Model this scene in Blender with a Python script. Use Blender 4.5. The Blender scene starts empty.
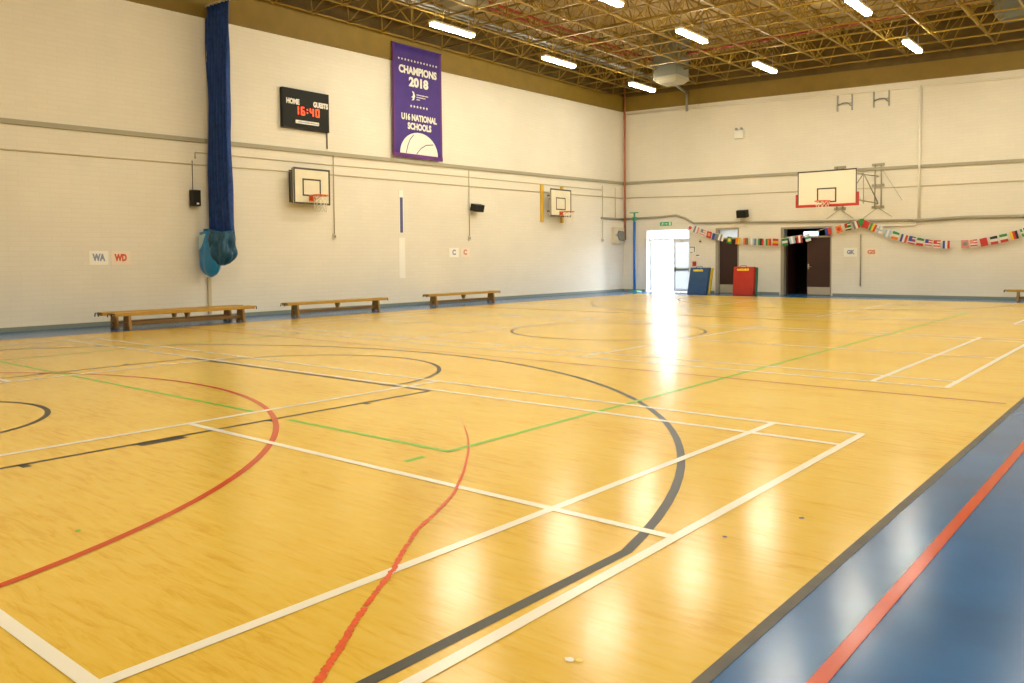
# Sports hall: x runs along the back wall, y runs along the left wall, z up (metres)
import bpy, bmesh, math, random
from mathutils import Vector, Matrix
PI = math.pi
C = bpy.context.scene.collection
WX, WY, RX, FY = -18.05, 29.05, 1.55, -3.0      # left wall, back wall, right wall, front wall
CX, CY = -8.53, 13.15                             # centre of the courts
ROOF = 8.95

# ------------------------------------------------------------------ materials
def mat(name, col, rough=.6, metal=0., spec=.5, emit=None, es=0., var=0., vscale=3., bump=0., bscale=40.):
    m = bpy.data.materials.new(name); m.use_nodes = True
    nt = m.node_tree; b = nt.nodes['Principled BSDF']
    b.inputs['Base Color'].default_value = (*col, 1)
    b.inputs['Roughness'].default_value = rough
    b.inputs['Metallic'].default_value = metal
    b.inputs['Specular IOR Level'].default_value = spec
    if emit:
        b.inputs['Emission Color'].default_value = (*emit, 1); b.inputs['Emission Strength'].default_value = es
    tc = None
    if var or bump:
        tc = nt.nodes.new('ShaderNodeTexCoord')
    if var:
        n = nt.nodes.new('ShaderNodeTexNoise'); n.inputs['Scale'].default_value = vscale; n.inputs['Detail'].default_value = 5
        nt.links.new(tc.outputs['Object'], n.inputs['Vector'])
        r = nt.nodes.new('ShaderNodeMapRange'); r.inputs['From Min'].default_value = .3; r.inputs['From Max'].default_value = .7
        r.inputs['To Min'].default_value = 1 - var; r.inputs['To Max'].default_value = 1 + var
        nt.links.new(n.outputs['Fac'], r.inputs['Value'])
        mx = nt.nodes.new('ShaderNodeMix'); mx.data_type = 'RGBA'; mx.blend_type = 'MULTIPLY'
        mx.inputs['Factor'].default_value = 1; mx.inputs['A'].default_value = (*col, 1)
        nt.links.new(r.outputs['Result'], mx.inputs['B'])
        nt.links.new(mx.outputs['Result'], b.inputs['Base Color'])
    if bump:
        n2 = nt.nodes.new('ShaderNodeTexNoise'); n2.inputs['Scale'].default_value = bscale
        nt.links.new(tc.outputs['Object'], n2.inputs['Vector'])
        bp = nt.nodes.new('ShaderNodeBump'); bp.inputs['Strength'].default_value = bump; bp.inputs['Distance'].default_value = .01
        nt.links.new(n2.outputs['Fac'], bp.inputs['Height']); nt.links.new(bp.outputs['Normal'], b.inputs['Normal'])
    return m

def wood_floor():
    m = bpy.data.materials.new('sprung maple floor'); m.use_nodes = True
    nt = m.node_tree; N = nt.nodes; L = nt.links; b = N['Principled BSDF']
    tc = N.new('ShaderNodeTexCoord')
    def noise(sx, sy, scale, detail, rough=.6):
        mp = N.new('ShaderNodeMapping'); mp.inputs['Scale'].default_value = (sx, sy, 1)
        L.new(tc.outputs['Object'], mp.inputs['Vector'])
        n = N.new('ShaderNodeTexNoise'); n.inputs['Scale'].default_value = scale; n.inputs['Detail'].default_value = detail
        n.inputs['Roughness'].default_value = rough; n.inputs['Distortion'].default_value = .6
        L.new(mp.outputs['Vector'], n.inputs['Vector']); return n
    g = noise(1.3, 9.0, 2.6, 8, .68)          # grain streaks along x
    g2 = noise(.5, 1.4, .9, 5)                # broad boards
    ad = N.new('ShaderNodeMath'); ad.operation = 'MULTIPLY_ADD'; ad.inputs[1].default_value = .62
    L.new(g.outputs['Fac'], ad.inputs[0])
    sc2 = N.new('ShaderNodeMath'); sc2.operation = 'MULTIPLY'; sc2.inputs[1].default_value = .38
    L.new(g2.outputs['Fac'], sc2.inputs[0]); L.new(sc2.outputs[0], ad.inputs[2])
    cr = N.new('ShaderNodeValToRGB'); e = cr.color_ramp.elements
    e[0].position = .33; e[0].color = FLOOR_A; e[1].position = .66; e[1].color = FLOOR_C
    k = cr.color_ramp.elements.new(.48); k.color = FLOOR_B
    L.new(ad.outputs[0], cr.inputs['Fac']); L.new(cr.outputs['Color'], b.inputs['Base Color'])
    b.inputs['Roughness'].default_value = .19
    b.inputs['Specular IOR Level'].default_value = .27
    w = noise(1, 1, .8, 3)
    bp = N.new('ShaderNodeBump'); bp.inputs['Strength'].default_value = .012; bp.inputs['Distance'].default_value = .03
    L.new(w.outputs['Fac'], bp.inputs['Height']); L.new(bp.outputs['Normal'], b.inputs['Normal'])
    return m
FLOOR_A = (.64, .365, .03, 1); FLOOR_B = (.76, .51, .075, 1); FLOOR_C = (.80, .58, .12, 1)

def block_wall(col, axis):
    m = bpy.data.materials.new('painted blockwork'); m.use_nodes = True
    nt = m.node_tree; N = nt.nodes; L = nt.links; b = N['Principled BSDF']
    tc = N.new('ShaderNodeTexCoord'); sp = N.new('ShaderNodeSeparateXYZ'); cb = N.new('ShaderNodeCombineXYZ')
    L.new(tc.outputs['Object'], sp.inputs[0]); L.new(sp.outputs[axis], cb.inputs[0]); L.new(sp.outputs['Z'], cb.inputs[1])
    br = N.new('ShaderNodeTexBrick')
    br.inputs['Scale'].default_value = 1; br.inputs['Brick Width'].default_value = .40; br.inputs['Row Height'].default_value = .10
    br.inputs['Mortar Size'].default_value = .008; br.inputs['Mortar Smooth'].default_value = .4
    c1 = tuple(min(1, c * 1.01) for c in col); c2 = tuple(c * .985 for c in col)
    br.inputs['Color1'].default_value = (*c1, 1); br.inputs['Color2'].default_value = (*c2, 1)
    br.inputs['Mortar'].default_value = (*[c * .95 for c in col], 1)
    L.new(cb.outputs[0], br.inputs['Vector'])
    n = N.new('ShaderNodeTexNoise'); n.inputs['Scale'].default_value = .55; n.inputs['Detail'].default_value = 6
    L.new(tc.outputs['Object'], n.inputs['Vector'])
    r = N.new('ShaderNodeMapRange'); r.inputs['From Min'].default_value = .3; r.inputs['From Max'].default_value = .7
    r.inputs['To Min'].default_value = .95; r.inputs['To Max'].default_value = 1.03
    L.new(n.outputs['Fac'], r.inputs['Value'])
    mx = N.new('ShaderNodeMix'); mx.data_type = 'RGBA'; mx.blend_type = 'MULTIPLY'; mx.inputs['Factor'].default_value = 1
    L.new(br.outputs['Color'], mx.inputs['A']); L.new(r.outputs['Result'], mx.inputs['B'])
    L.new(mx.outputs['Result'], b.inputs['Base Color'])
    bp = N.new('ShaderNodeBump'); bp.inputs['Strength'].default_value = .2; bp.inputs['Distance'].default_value = .004; bp.invert = True
    L.new(br.outputs['Fac'], bp.inputs['Height']); L.new(bp.outputs['Normal'], b.inputs['Normal'])
    b.inputs['Roughness'].default_value = .62; b.inputs['Specular IOR Level'].default_value = .3
    return m

def board_face():
    # white backboard with the tan ball marks around the inner square
    m = bpy.data.materials.new('marked backboard'); m.use_nodes = True
    nt = m.node_tree; N = nt.nodes; L = nt.links; b = N['Principled BSDF']
    tc = N.new('ShaderNodeTexCoord'); mp = N.new('ShaderNodeMapping')
    mp.inputs['Location'].default_value = (0, 0, -.42); mp.inputs['Scale'].default_value = (2.0, 0, 2.4)
    mp.vector_type = 'TEXTURE'
    mp.inputs['Location'].default_value = (0, 0, .42); mp.inputs['Scale'].default_value = (.62, 1, .5)
    L.new(tc.outputs['Object'], mp.inputs['Vector'])
    ln = N.new('ShaderNodeVectorMath'); ln.operation = 'LENGTH'
    n = N.new('ShaderNodeTexNoise'); n.inputs['Scale'].default_value = 9; n.inputs['Detail'].default_value = 4
    L.new(tc.outputs['Object'], n.inputs['Vector'])
    L.new(mp.outputs['Vector'], ln.inputs[0])
    ad = N.new('ShaderNodeMath'); ad.operation = 'MULTIPLY_ADD'; ad.inputs[1].default_value = .5
    L.new(n.outputs['Fac'], ad.inputs[0]); L.new(ln.outputs['Value'], ad.inputs[2])
    cr = N.new('ShaderNodeValToRGB'); e = cr.color_ramp.elements
    e[0].position = .35; e[0].color = (.62, .47, .20, 1); e[1].position = .98; e[1].color = (.85, .81, .66, 1)
    L.new(ad.outputs[0], cr.inputs['Fac']); L.new(cr.outputs['Color'], b.inputs['Base Color'])
    b.inputs['Roughness'].default_value = .45
    return m

def glass(name):
    m = bpy.data.materials.new(name); m.use_nodes = True
    b = m.node_tree.nodes['Principled BSDF']
    b.inputs['Base Color'].default_value = (.95, .97, 1, 1); b.inputs['Roughness'].default_value = .02
    b.inputs['Transmission Weight'].default_value = 1; b.inputs['IOR'].default_value = 1.02
    return m

def frosted(name):
    m = bpy.data.materials.new(name); m.use_nodes = True
    nt = m.node_tree; b = nt.nodes['Principled BSDF']; b.inputs['Base Color'].default_value = (.75, .78, .8, 1); b.inputs['Roughness'].default_value = .4
    t = nt.nodes.new('ShaderNodeBsdfTranslucent'); t.inputs['Color'].default_value = (.62, .64, .65, 1)
    mx = nt.nodes.new('ShaderNodeMixShader'); mx.inputs['Fac'].default_value = .5
    nt.links.new(b.outputs[0], mx.inputs[1]); nt.links.new(t.outputs[0], mx.inputs[2]); nt.links.new(mx.outputs[0], nt.nodes['Material Output'].inputs['Surface'])
    return m
LAMP = (1.0, .935, .745)
WALL = (.78, .74, .64)
M = dict(
    wood=wood_floor(),
    blue=mat('blue vinyl border', (.014, .128, .38), .2, var=.18, vscale=1.3, spec=.34),
    strip=mat('dark joint strip', (.065, .058, .042), .5, var=.3, vscale=6),
    wall_l=block_wall(WALL, 'Y'), wall_b=block_wall(WALL, 'X'),
    wall_plain=mat('plain painted wall', (.72, .66, .53), .7),
    fascia=mat('ochre timber fascia', (.225, .147, .016), .6, var=.08, vscale=2.5),
    upper=mat('brown upper cladding', (.12, .078, .018), .75, var=.2),
    deck=mat('wood wool roof deck', (.45, .34, .17), .9, var=.2, vscale=1.2),
    steel_y=mat('mustard painted steel', (.26, .16, .010), .45, var=.12, vscale=4),
    rail=mat('grey green rail', (.36, .34, .25), .6), skirting=mat('grey green skirting', (.20, .235, .20), .6),
    pipe=mat('cream painted conduit', (.55, .48, .32), .5), pipe_w=mat('white painted pipe', (.84, .80, .68), .5),
    pipe_red=mat('red painted pipe', (.30, .04, .02), .5), pipe_corner=mat('faded red pipe', (.42, .15, .07), .5),
    grey=mat('galvanised grey', (.33, .33, .31), .45, metal=.3), hoop_s=mat('hoop frame steel', (.36, .33, .25), .5), grey_d=mat('grey steel', (.22, .22, .20), .5, metal=.3),
    heater=mat('grey heater casing', (.155, .16, .125), .5), heater_l=mat('pale heater cowl', (.31, .285, .21), .5),
    lamp=mat('lit diffuser', (.9, .9, .85), .4, emit=LAMP, es=100), lamp_body=mat('lamp body', (.75, .68, .48), .5),
    white=mat('white paint', (.80, .79, .74), .5), line_w=mat('white line paint', (.88, .86, .76), .22, spec=.25),
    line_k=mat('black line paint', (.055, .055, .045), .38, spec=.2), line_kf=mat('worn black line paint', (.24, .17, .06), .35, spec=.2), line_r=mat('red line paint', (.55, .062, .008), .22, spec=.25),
    line_g=mat('green line paint', (.22, .55, .06), .22, spec=.25), line_br=mat('faded red line paint', (.50, .20, .07), .22, spec=.25),
    tape=mat('worn red tape', (.72, .10, .010), .35, spec=.2, var=.15, vscale=30),
    black=mat('black plastic', (.010, .010, .010), .5, spec=.3), dark=mat('black border paint', (.06, .055, .04), .5),
    screen=mat('scoreboard face', (.014, .014, .011), .6, spec=.2), led=mat('red led', (.9, .08, .01), .4, emit=(1, .045, .004), es=1.5),
    purple=mat('purple banner cloth', (.062, .030, .235), .75, var=.08), magenta=mat('banner border', (.115, .025, .19), .75),
    net_blue=mat('blue netting', (.008, .05, .25), .7, var=.35, vscale=9, bump=.5, bscale=60),
    net_edge=mat('pale webbing', (.55, .53, .45), .7),
    vinyl=mat('turquoise vinyl', (.01, .24, .62), .3, var=.15), vinyl_d=mat('teal mesh bag', (.005, .075, .17), .4, var=.3, vscale=14, bump=.6, bscale=25),
    vinyl_p=mat('pale vinyl patch', (.45, .66, .76), .4),
    bench=mat('varnished bench top', (.48, .27, .03), .4, var=.12, vscale=5), bench_r=mat('dark bench rail', (.20, .10, .02), .5, var=.1), bench_d=mat('darker bench legs', (.33, .17, .03), .5, var=.1),
    orange=mat('orange rim', (.75, .13, .02), .45), pad_r=mat('red board padding', (.50, .035, .02), .5),
    board=board_face(), board_s=mat('cream backboard', (.78, .73, .56), .5, var=.04), net=mat('white cord', (.78, .74, .62), .8),
    yel=mat('yellow steel channel', (.70, .42, .03), .5),
    mat_b=mat('blue mat cover', (.018, .075, .22), .5, var=.1, vscale=5), mat_y=mat('yellow mat cover', (.66, .50, .03), .5), mat_g=mat('green mat cover', (.02, .16, .10), .5),
    mat_r=mat('red mat cover', (.42, .022, .012), .5, var=.1, vscale=5), print_y=mat('yellow print', (.85, .68, .05), .5),
    door=mat('dark brown door', (.035, .010, .009), .4), kick=mat('steel kick plate', (.48, .44, .36), .35, metal=.4),
    frame_w=mat('white door frame', (.78, .77, .72), .5), frame_d=mat('taupe door frame', (.33, .29, .21), .5), door_w=mat('pale exit door', (.72, .75, .77), .5),
    bar=mat('grey push bar', (.16, .20, .20), .4), glass=glass('clear glass'),
    frost=frosted('frosted glass'),
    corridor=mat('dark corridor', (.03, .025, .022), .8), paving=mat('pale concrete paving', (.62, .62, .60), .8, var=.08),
    blue_s=mat('blue print', (.05, .11, .34), .6), red_s=mat('red print', (.62, .09, .03), .6), pink_s=mat('pale red print', (.60, .25, .16), .6), grey_s=mat('grey blue print', (.24, .31, .45), .6),
    paper=mat('laminated paper', (.88, .86, .79), .45), paper_r=mat('warm laminated paper', (.84, .73, .61), .45), stripe=mat('slate blue stripe', (.085, .095, .26), .6),
    post_b=mat('blue post padding', (.02, .13, .42), .5), post_g=mat('green post head', (.05, .30, .16), .5),
    sign_g=mat('green exit sign', (.03, .38, .16), .5), cord=mat('white string', (.78, .76, .70), .8),
    elec=mat('cream cabinet', (.66, .60, .47), .5), lcd=mat('corridor lamp', (.8, .9, 1), .4, emit=(.62, .80, 1), es=2.5),
)

# ------------------------------------------------------------------ builders
class B:
    """collects shapes for one mesh"""
    def __init__(s): s.bm = bmesh.new()
    def box(s, x0, x1, y0, y1, z0, z1, bev=0., mi=0):
        r = bmesh.ops.create_cube(s.bm, size=1)
        vs = r['verts']
        for v in vs:
            v.co = Vector((x0 + (v.co.x + .5) * (x1 - x0), y0 + (v.co.y + .5) * (y1 - y0), z0 + (v.co.z + .5) * (z1 - z0)))
        fs = {f for v in vs for f in v.link_faces}
        for f in fs: f.material_index = mi
        if bev:
            es = list({e for v in vs for e in v.link_edges})
            bmesh.ops.bevel(s.bm, geom=es, offset=bev, segments=2, affect='EDGES', profile=.5)
        return s
    def tube(s, pts, r, n=8, closed=False, mi=0):
        pts = [Vector(p) for p in pts]; rings = []; N = len(pts)
        rr = r if isinstance(r, (list, tuple)) else [r] * N
        prev = None
        for i, p in enumerate(pts):
            if closed: t = (pts[(i + 1) % N] - pts[i - 1]).normalized()
            else: t = (pts[min(i + 1, N - 1)] - pts[max(i - 1, 0)]).normalized()
            a = Vector((0, 0, 1)) if abs(t.z) < .9 else Vector((1, 0, 0))
            u = t.cross(a).normalized()
            if prev is not None:
                u2 = (prev - t * prev.dot(t))
                if u2.length > 1e-4: u = u2.normalized()
            prev = u; w = t.cross(u)
            rings.append([s.bm.verts.new(p + (u * math.cos(2 * PI * k / n) + w * math.sin(2 * PI * k / n)) * rr[i]) for k in range(n)])
        for i in range(N if closed else N - 1):
            a, b = rings[i], rings[(i + 1) % N]
            for k in range(n):
                f = s.bm.faces.new((a[k], a[(k + 1) % n], b[(k + 1) % n], b[k])); f.material_index = mi; f.smooth = n > 5
        if not closed:
            s.bm.faces.new(rings[0][::-1]).material_index = mi; s.bm.faces.new(rings[-1]).material_index = mi
        return s
    def quad(s, pts, mi=0):
        f = s.bm.faces.new([s.bm.verts.new(p) for p in pts]); f.material_index = mi; return s
    def prism(s, pts, axis, a0, a1, mi=0):
        """closed outline extruded along an axis; pts are the other two coordinates in xyz order"""
        def P(p, a):
            q = list(p); q.insert(axis, a); return Vector(q)
        v0 = [s.bm.verts.new(P(p, a0)) for p in pts]; v1 = [s.bm.verts.new(P(p, a1)) for p in pts]; n = len(pts)
        s.bm.faces.new(v0).material_index = mi; s.bm.faces.new(v1[::-1]).material_index = mi
        for i in range(n): s.bm.faces.new((v0[i], v1[i], v1[(i + 1) % n], v0[(i + 1) % n])).material_index = mi
        return s
    def ball(s, c, r, seg=10):
        r_ = bmesh.ops.create_uvsphere(s.bm, u_segments=seg, v_segments=max(6, seg // 2), radius=r)
        for v in r_['verts']: v.co += Vector(c)
        for f in {f for v in r_['verts'] for f in v.link_faces}: f.smooth = True
        return s
    def build(s, name, m, parent=None, recalc=True):
        if recalc: bmesh.ops.recalc_face_normals(s.bm, faces=s.bm.faces)
        me = bpy.data.meshes.new(name); s.bm.to_mesh(me); s.bm.free()
        for k in (m if isinstance(m, (list, tuple)) else [m]): me.materials.append(k)
        o = bpy.data.objects.new(name, me); C.objects.link(o)
        if parent: o.parent = parent
        return o

def tag(o, label=None, cat=None, group=None, kind=None):
    if label: o['label'] = label
    if cat: o['category'] = cat
    if group: o['group'] = group
    if kind: o['kind'] = kind
    return o
def thing(name, label, cat, loc=(0, 0, 0), rz=0., group=None):
    o = bpy.data.objects.new(name, None); C.objects.link(o); o.location = loc; o.rotation_euler = (0, 0, rz)
    o.empty_display_size = .2
    return tag(o, label, cat, group)
def copy_tree(o, parent=None):
    c = o.copy(); C.objects.link(c)
    if parent: c.parent = parent
    for ch in [k for k in bpy.data.objects if k.parent == o]: copy_tree(ch, c)
    return c
LW, BW = PI / 2, 0.                   # wall-mounted things: local X right, Z up, front towards -Y
def on_left(y, z, d=0.): return (WX + d, y, z)
def on_back(x, z, d=0.): return (x, WY - d, z)

_txt = 0
def text(s, parent, m, name, x, z, size, y=-.004, width=None, bold=0., align='CENTER', label=None, thick=.002, sx=1.):
    cu = bpy.data.curves.new('t', 'FONT'); cu.body = s; cu.size = size; cu.align_x = align; cu.align_y = 'CENTER'
    cu.offset = bold; cu.extrude = thick; cu.resolution_u = 3
    t = bpy.data.objects.new('t', cu); C.objects.link(t)
    bpy.context.view_layer.update()
    me = bpy.data.meshes.new_from_object(t.evaluated_get(bpy.context.evaluated_depsgraph_get()))
    bpy.data.objects.remove(t); bpy.data.curves.remove(cu)
    xs = [v.co.x for v in me.vertices]; w = max(xs) - min(xs)
    k = (width / w) if width else sx
    for v in me.vertices: v.co = Vector((x + v.co.x * k, y - v.co.z, z + v.co.y))
    me.materials.clear(); me.materials.append(m)
    o = bpy.data.objects.new(name, me); C.objects.link(o); o.parent = parent
    if label: o['label'] = label
    return o

# ------------------------------------------------------------------ setting: floor
WOODX0, WOODX1, WOODY1 = -16.3, -1.20, 27.2
b = B()
b.quad([(WOODX0, FY, 0), (WOODX1, FY, 0), (WOODX1, WOODY1, 0), (WOODX0, WOODY1, 0)], 0)
b.quad([(WX - .3, FY, 0), (WOODX0, FY, 0), (WOODX0, WOODY1, 0), (WX - .3, WOODY1, 0)], 1)
b.quad([(WOODX1, FY, 0), (RX + .3, FY, 0), (RX + .3, WOODY1, 0), (WOODX1, WOODY1, 0)], 1)
b.quad([(WX - .3, WOODY1, 0), (RX + .3, WOODY1, 0), (RX + .3, WY + .3, 0), (WX - .3, WY + .3, 0)], 1)
floor = tag(b.build('floor', [M['wood'], M['blue']]), kind='structure')
def flat(name, m, polys, z, label=None):
    b = B()
    for p in polys: b.quad([(x, y, z) for x, y in p])
    o = b.build(name, m, floor)
    for f in o.data.polygons:
        if f.normal.z < 0: f.flip()
    if label: o['label'] = label
    return o
LWD = .05
def seg(x0, y0, x1, y1, w=LWD):
    d = Vector((x1 - x0, y1 - y0)); d.normalize(); n = Vector((-d.y, d.x)) * w / 2
    return [(x0 + n.x, y0 + n.y), (x0 - n.x, y0 - n.y), (x1 - n.x, y1 - n.y), (x1 + n.x, y1 + n.y)]
def arc(cx, cy, r, a0, a1, w=LWD, n=64):
    out = []
    for i in range(n):
        a, c = a0 + (a1 - a0) * i / n, a0 + (a1 - a0) * (i + 1) / n
        out.append([(cx + (r + s) * math.cos(t), cy + (r + s) * math.sin(t)) for t, s in ((a, w / 2), (c, w / 2), (c, -w / 2), (a, -w / 2))])
    return out
def line(name, m, x0, y0, x1, y1, z, w=LWD, label=None): return flat(name, M[m], [seg(x0, y0, x1, y1, w)], z, label)

flat('joint_strip', M['strip'], [seg(-1.205, FY, -1.205, WOODY1, .048)], .002, 'dark strip between wood floor and blue border')
# netball, thin red
line('red_line', 'line_r', -.91, FY, -.91, 26.3, .0025, .055, 'red painted sideline on blue border')
line('red_line', 'line_r', -16.15, 0, -16.15, 26.3, .0025, .05, 'red painted sideline by left wall')
line('red_line', 'line_br', -16.1, 8.75, -1.3, 8.75, .002, .05, 'faded red line across the hall')
line('red_line', 'line_br', -16.1, 17.53, -1.3, 17.53, .002, .05, 'faded red line across far part of hall')
flat('red_arc', M['line_r'], arc(-8.56, -.02, 4.83, .0, PI), .0025, 'large red painted semicircle, near left')
flat('red_arc', M['line_br'], arc(-8.56, 26.3, 4.85, PI, 2 * PI), .002, 'large red painted semicircle, far end')
# basketball, black
def bb(s, y0):
    Y = lambda y: y if s > 0 else 2 * CY - y
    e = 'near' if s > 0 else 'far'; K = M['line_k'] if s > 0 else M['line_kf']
    a0 = math.asin((3.27 - 1.9) / 6.62)
    def A(cx, cy, r, p, q, w=LWD): return arc(cx, cy, r, p, q, w) if s > 0 else arc(cx, 2 * CY - cy, r, -q, -p, w)
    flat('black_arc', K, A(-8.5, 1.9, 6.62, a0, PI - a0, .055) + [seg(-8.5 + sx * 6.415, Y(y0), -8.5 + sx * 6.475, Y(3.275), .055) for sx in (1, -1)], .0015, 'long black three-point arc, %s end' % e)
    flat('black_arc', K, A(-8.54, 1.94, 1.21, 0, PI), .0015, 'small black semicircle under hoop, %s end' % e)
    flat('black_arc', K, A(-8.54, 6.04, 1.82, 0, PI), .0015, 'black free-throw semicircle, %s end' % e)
    for sx, ex in ((-6.14, 1), (-10.93, -1)):
        ln = [seg(sx, Y(y0), sx, Y(6.06), .045)]
        if s > 0: ln += [seg(sx + ex * .05, Y(2.93), sx + ex * .05, Y(3.3), .11)] + [seg(sx + ex * .05, Y(q - .03), sx + ex * .05, Y(q + .03), .11) for q in (2.15, 4.1, 5.15)]
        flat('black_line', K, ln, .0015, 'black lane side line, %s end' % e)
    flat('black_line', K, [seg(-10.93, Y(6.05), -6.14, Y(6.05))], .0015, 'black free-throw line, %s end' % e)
bb(1, .2); bb(-1, .2)
flat('black_arc', M['line_k'], arc(CX, CY, 1.82, 0, 2 * PI), .0015, 'black centre circle')
# volleyball, green
line('green_line', 'line_g', -4.09, 4.22, -4.09, 22.1, .002, LWD, 'green line running away down the hall')
line('green_line', 'line_g', -12.97, 4.22, -12.97, 22.1, .002, LWD, 'green line by the left side of hall')
line('green_line', 'line_g', -12.97, 4.245, -6.6, 4.245, .002, LWD, 'green line across near part of hall')
line('green_line', 'line_g', -6.02, 4.215, -4.07, 4.215, .002, LWD, 'short green line meeting the corner')
line('green_line', 'line_g', -12.97, 22.1, -4.07, 22.1, .002, LWD, 'green line across far part of hall')
line('green_mark', 'line_g', -4.12, 3.82, -4.12, 4.0, .002, .05, 'small green dash by the green corner')
# badminton, white
def bad(y0, nm):
    ys, yi, yc, yj, yt = y0, y0 + (.65 if nm == 'near' else .54), y0 + 3.09, y0 + 5.63, y0 + 6.1
    q = [.003]
    def nz(): q[0] += .00004; return q[0]
    for y in (ys, yi, yj, yt): line('white_line', 'line_w', -15.27, y, -1.93, y, nz(), .058, 'white sideline of the %s court' % nm)
    sk = .048 if nm == 'near' else 0
    for x, k in ((-1.94, 0), (-2.685, sk), (-6.55, 0), (-10.52, 0), (-14.53, 0), (-15.25, 0)): line('white_line', 'line_w', x - k * 1.2, ys, x + k * .8, yt, nz(), .058, 'white cross line of the %s court' % nm)
    line('white_line', 'line_w', -6.55, yc, -1.94, yc, nz(), .058, 'white centre line of the %s court' % nm)
    line('white_line', 'line_w', -15.25, yc, -10.52, yc, nz(), .058, 'white centre line of the %s court' % nm)
bad(.50, 'near'); bad(9.44, 'middle'); bad(18.8, 'far')
# worn red tape: a ragged curved line
random.seed(4)
W = [(-5.0, 5.3), (-4.91, 5.21), (-4.6, 4.93), (-4.28, 4.63), (-3.97, 4.3), (-3.62, 3.87), (-3.32, 3.46), (-3.15, 3.15), (-3.03, 2.89), (-2.85, 2.62), (-2.71, 2.43), (-2.59, 2.23), (-2.45, 2.01), (-2.3, 1.8), (-2.18, 1.62), (-1.95, 1.25), (-1.8, .9)]
pts = []
for (ax, ay), (bx, by) in zip(W, W[1:]):
    n = max(3, int(math.hypot(bx - ax, by - ay) / .012))
    pts += [(ax + (bx - ax) * i / n, ay + (by - ay) * i / n) for i in range(n)]
polys = []; prevL = prevR = None
for i in range(len(pts) - 1):
    f = i / len(pts); w = .005 + .0135 * min(1, f * 1.1)
    d = Vector((pts[i + 1][0] - pts[i][0], pts[i + 1][1] - pts[i][1])).normalized(); nx, ny = -d.y, d.x
    l = w * random.uniform(.45, 1.2); r = w * random.uniform(.45, 1.2)
    Lp = (pts[i][0] + nx * l, pts[i][1] + ny * l); Rp = (pts[i][0] - nx * r, pts[i][1] - ny * r)
    gap = (f < .10 and (i // 5) % 3 != 0) or (f < .28 and random.random() < .25) or random.random() < .03
    if prevL and not gap: polys.append([prevL, prevR, Rp, Lp])
    prevL, prevR = Lp, Rp
flat('red_tape_line', M['tape'], polys, .0038, 'ragged worn red tape curving across near floor')
def disc(name, m, x, y, rx, ry, lab, z=.0042):
    flat(name, M[m], [[(x + rx * math.cos(t * PI / 5) * (1 + .2 * math.sin(3 * t)), y + ry * math.sin(t * PI / 5)) for t in range(10)]], z, lab)
disc('floor_spot', 'line_g', -4.39, 1.79, .018, .012, 'green paint spot'); disc('floor_spot', 'paper', -1.625, 2.26, .018, .016, 'pale sticker'); disc('floor_spot', 'print_y', -1.595, 2.275, .014, .012, 'yellow sticker')
disc('floor_spot', 'dark', -1.56, 4.27, .014, .02, 'dark spot'); disc('floor_spot', 'strip', -1.75, 3.75, .012, .012, 'small dark spot')

# ------------------------------------------------------------------ setting: walls
HB = 7.28          # bottom of the fascia
tag(B().box(WX - .3, WX, FY, WY + .3, 0, 7.9).build('wall_left', M['wall_l']), kind='structure')
D1, D2, D3 = (-16.98, -15.03, 2.5), (-13.95, -13.02, 2.47), (-11.42, -9.63, 2.42)
b = B(); x = WX - .0
for d0, d1, h in (D1, D2, D3):
    b.box(x, d0, WY, WY + .3, 0, 7.9); b.box(d0, d1, WY, WY + .3, h, 7.9); x = d1
b.box(x, RX + .3, WY, WY + .3, 0, 7.9)
tag(b.build('wall_back', M['wall_b']), kind='structure')
tag(B().box(RX, RX + .3, FY, WY, 0, 7.9).build('wall_right', M['wall_plain']), kind='structure')
tag(B().box(WX - .3, RX + .3, FY - .3, FY, 0, 7.9).build('wall_front', M['wall_plain']), kind='structure')
# brown cladding above the fascia, set back, then the roof deck
b = B()
b.box(WX - .3, WX - .05, FY - .3, WY + .3, 7.9, ROOF + .1); b.box(WX - .05, RX + .05, WY + .05, WY + .3, 7.9, ROOF + .1)
b.box(RX + .05, RX + .3, FY - .3, WY + .3, 7.9, ROOF + .1); b.box(WX - .05, RX + .05, FY - .3, FY - .05, 7.9, ROOF + .1)
b.prism([(WX, 7.90), (RX, 7.34), (RX, 7.95), (WX, 7.95)], 1, WY - .03, WY)
tag(b.build('wall_upper', M['upper']), kind='structure')
tag(B().box(WX - .3, RX + .3, FY - .3, WY + .3, ROOF + .1, ROOF + .25).build('ceiling', M['deck']), kind='structure')
ya, yb = FY, WY - .07
tag(B().prism([(ya, 6.94), (yb, 7.32), (yb, 7.92), (ya, 7.92)], 0, WX, WX + .07).build('trim_1', M['fascia']), kind='structure')
tag(B().prism([(WX, 7.33), (RX, 6.80), (RX, 7.34), (WX, 7.90)], 1, WY - .07, WY).build('trim_2', M['fascia']), kind='structure')
tag(B().box(RX - .07, RX, FY, WY - .07, HB, 7.9).build('trim_3', M['fascia']), kind='structure')
# dado rails
tag(B().prism([(FY, 4.01), (WY - .06, 4.37), (WY - .06, 4.47), (FY, 4.11)], 0, WX, WX + .06).build('trim_4', M['rail']), kind='structure')
tag(B().prism([(WX, 4.37), (RX, 4.09), (RX, 4.18), (WX, 4.47)], 1, WY - .06, WY).build('trim_5', M['rail']), kind='structure')
tag(B().box(WX, WX + .02, FY, WY - .02, 0, .09).build('baseboard_left', M['skirting']), kind='structure')
b = B(); x = WX
for d0, d1 in ((-17.03, -14.98), (-14.0, -12.97), (-11.47, -9.58)):
    b.box(x, d0, WY - .02, WY, 0, .08); x = d1
b.box(x, RX, WY - .02, WY, 0, .08)
tag(b.build('baseboard_back', M['skirting']), kind='structure')
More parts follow.
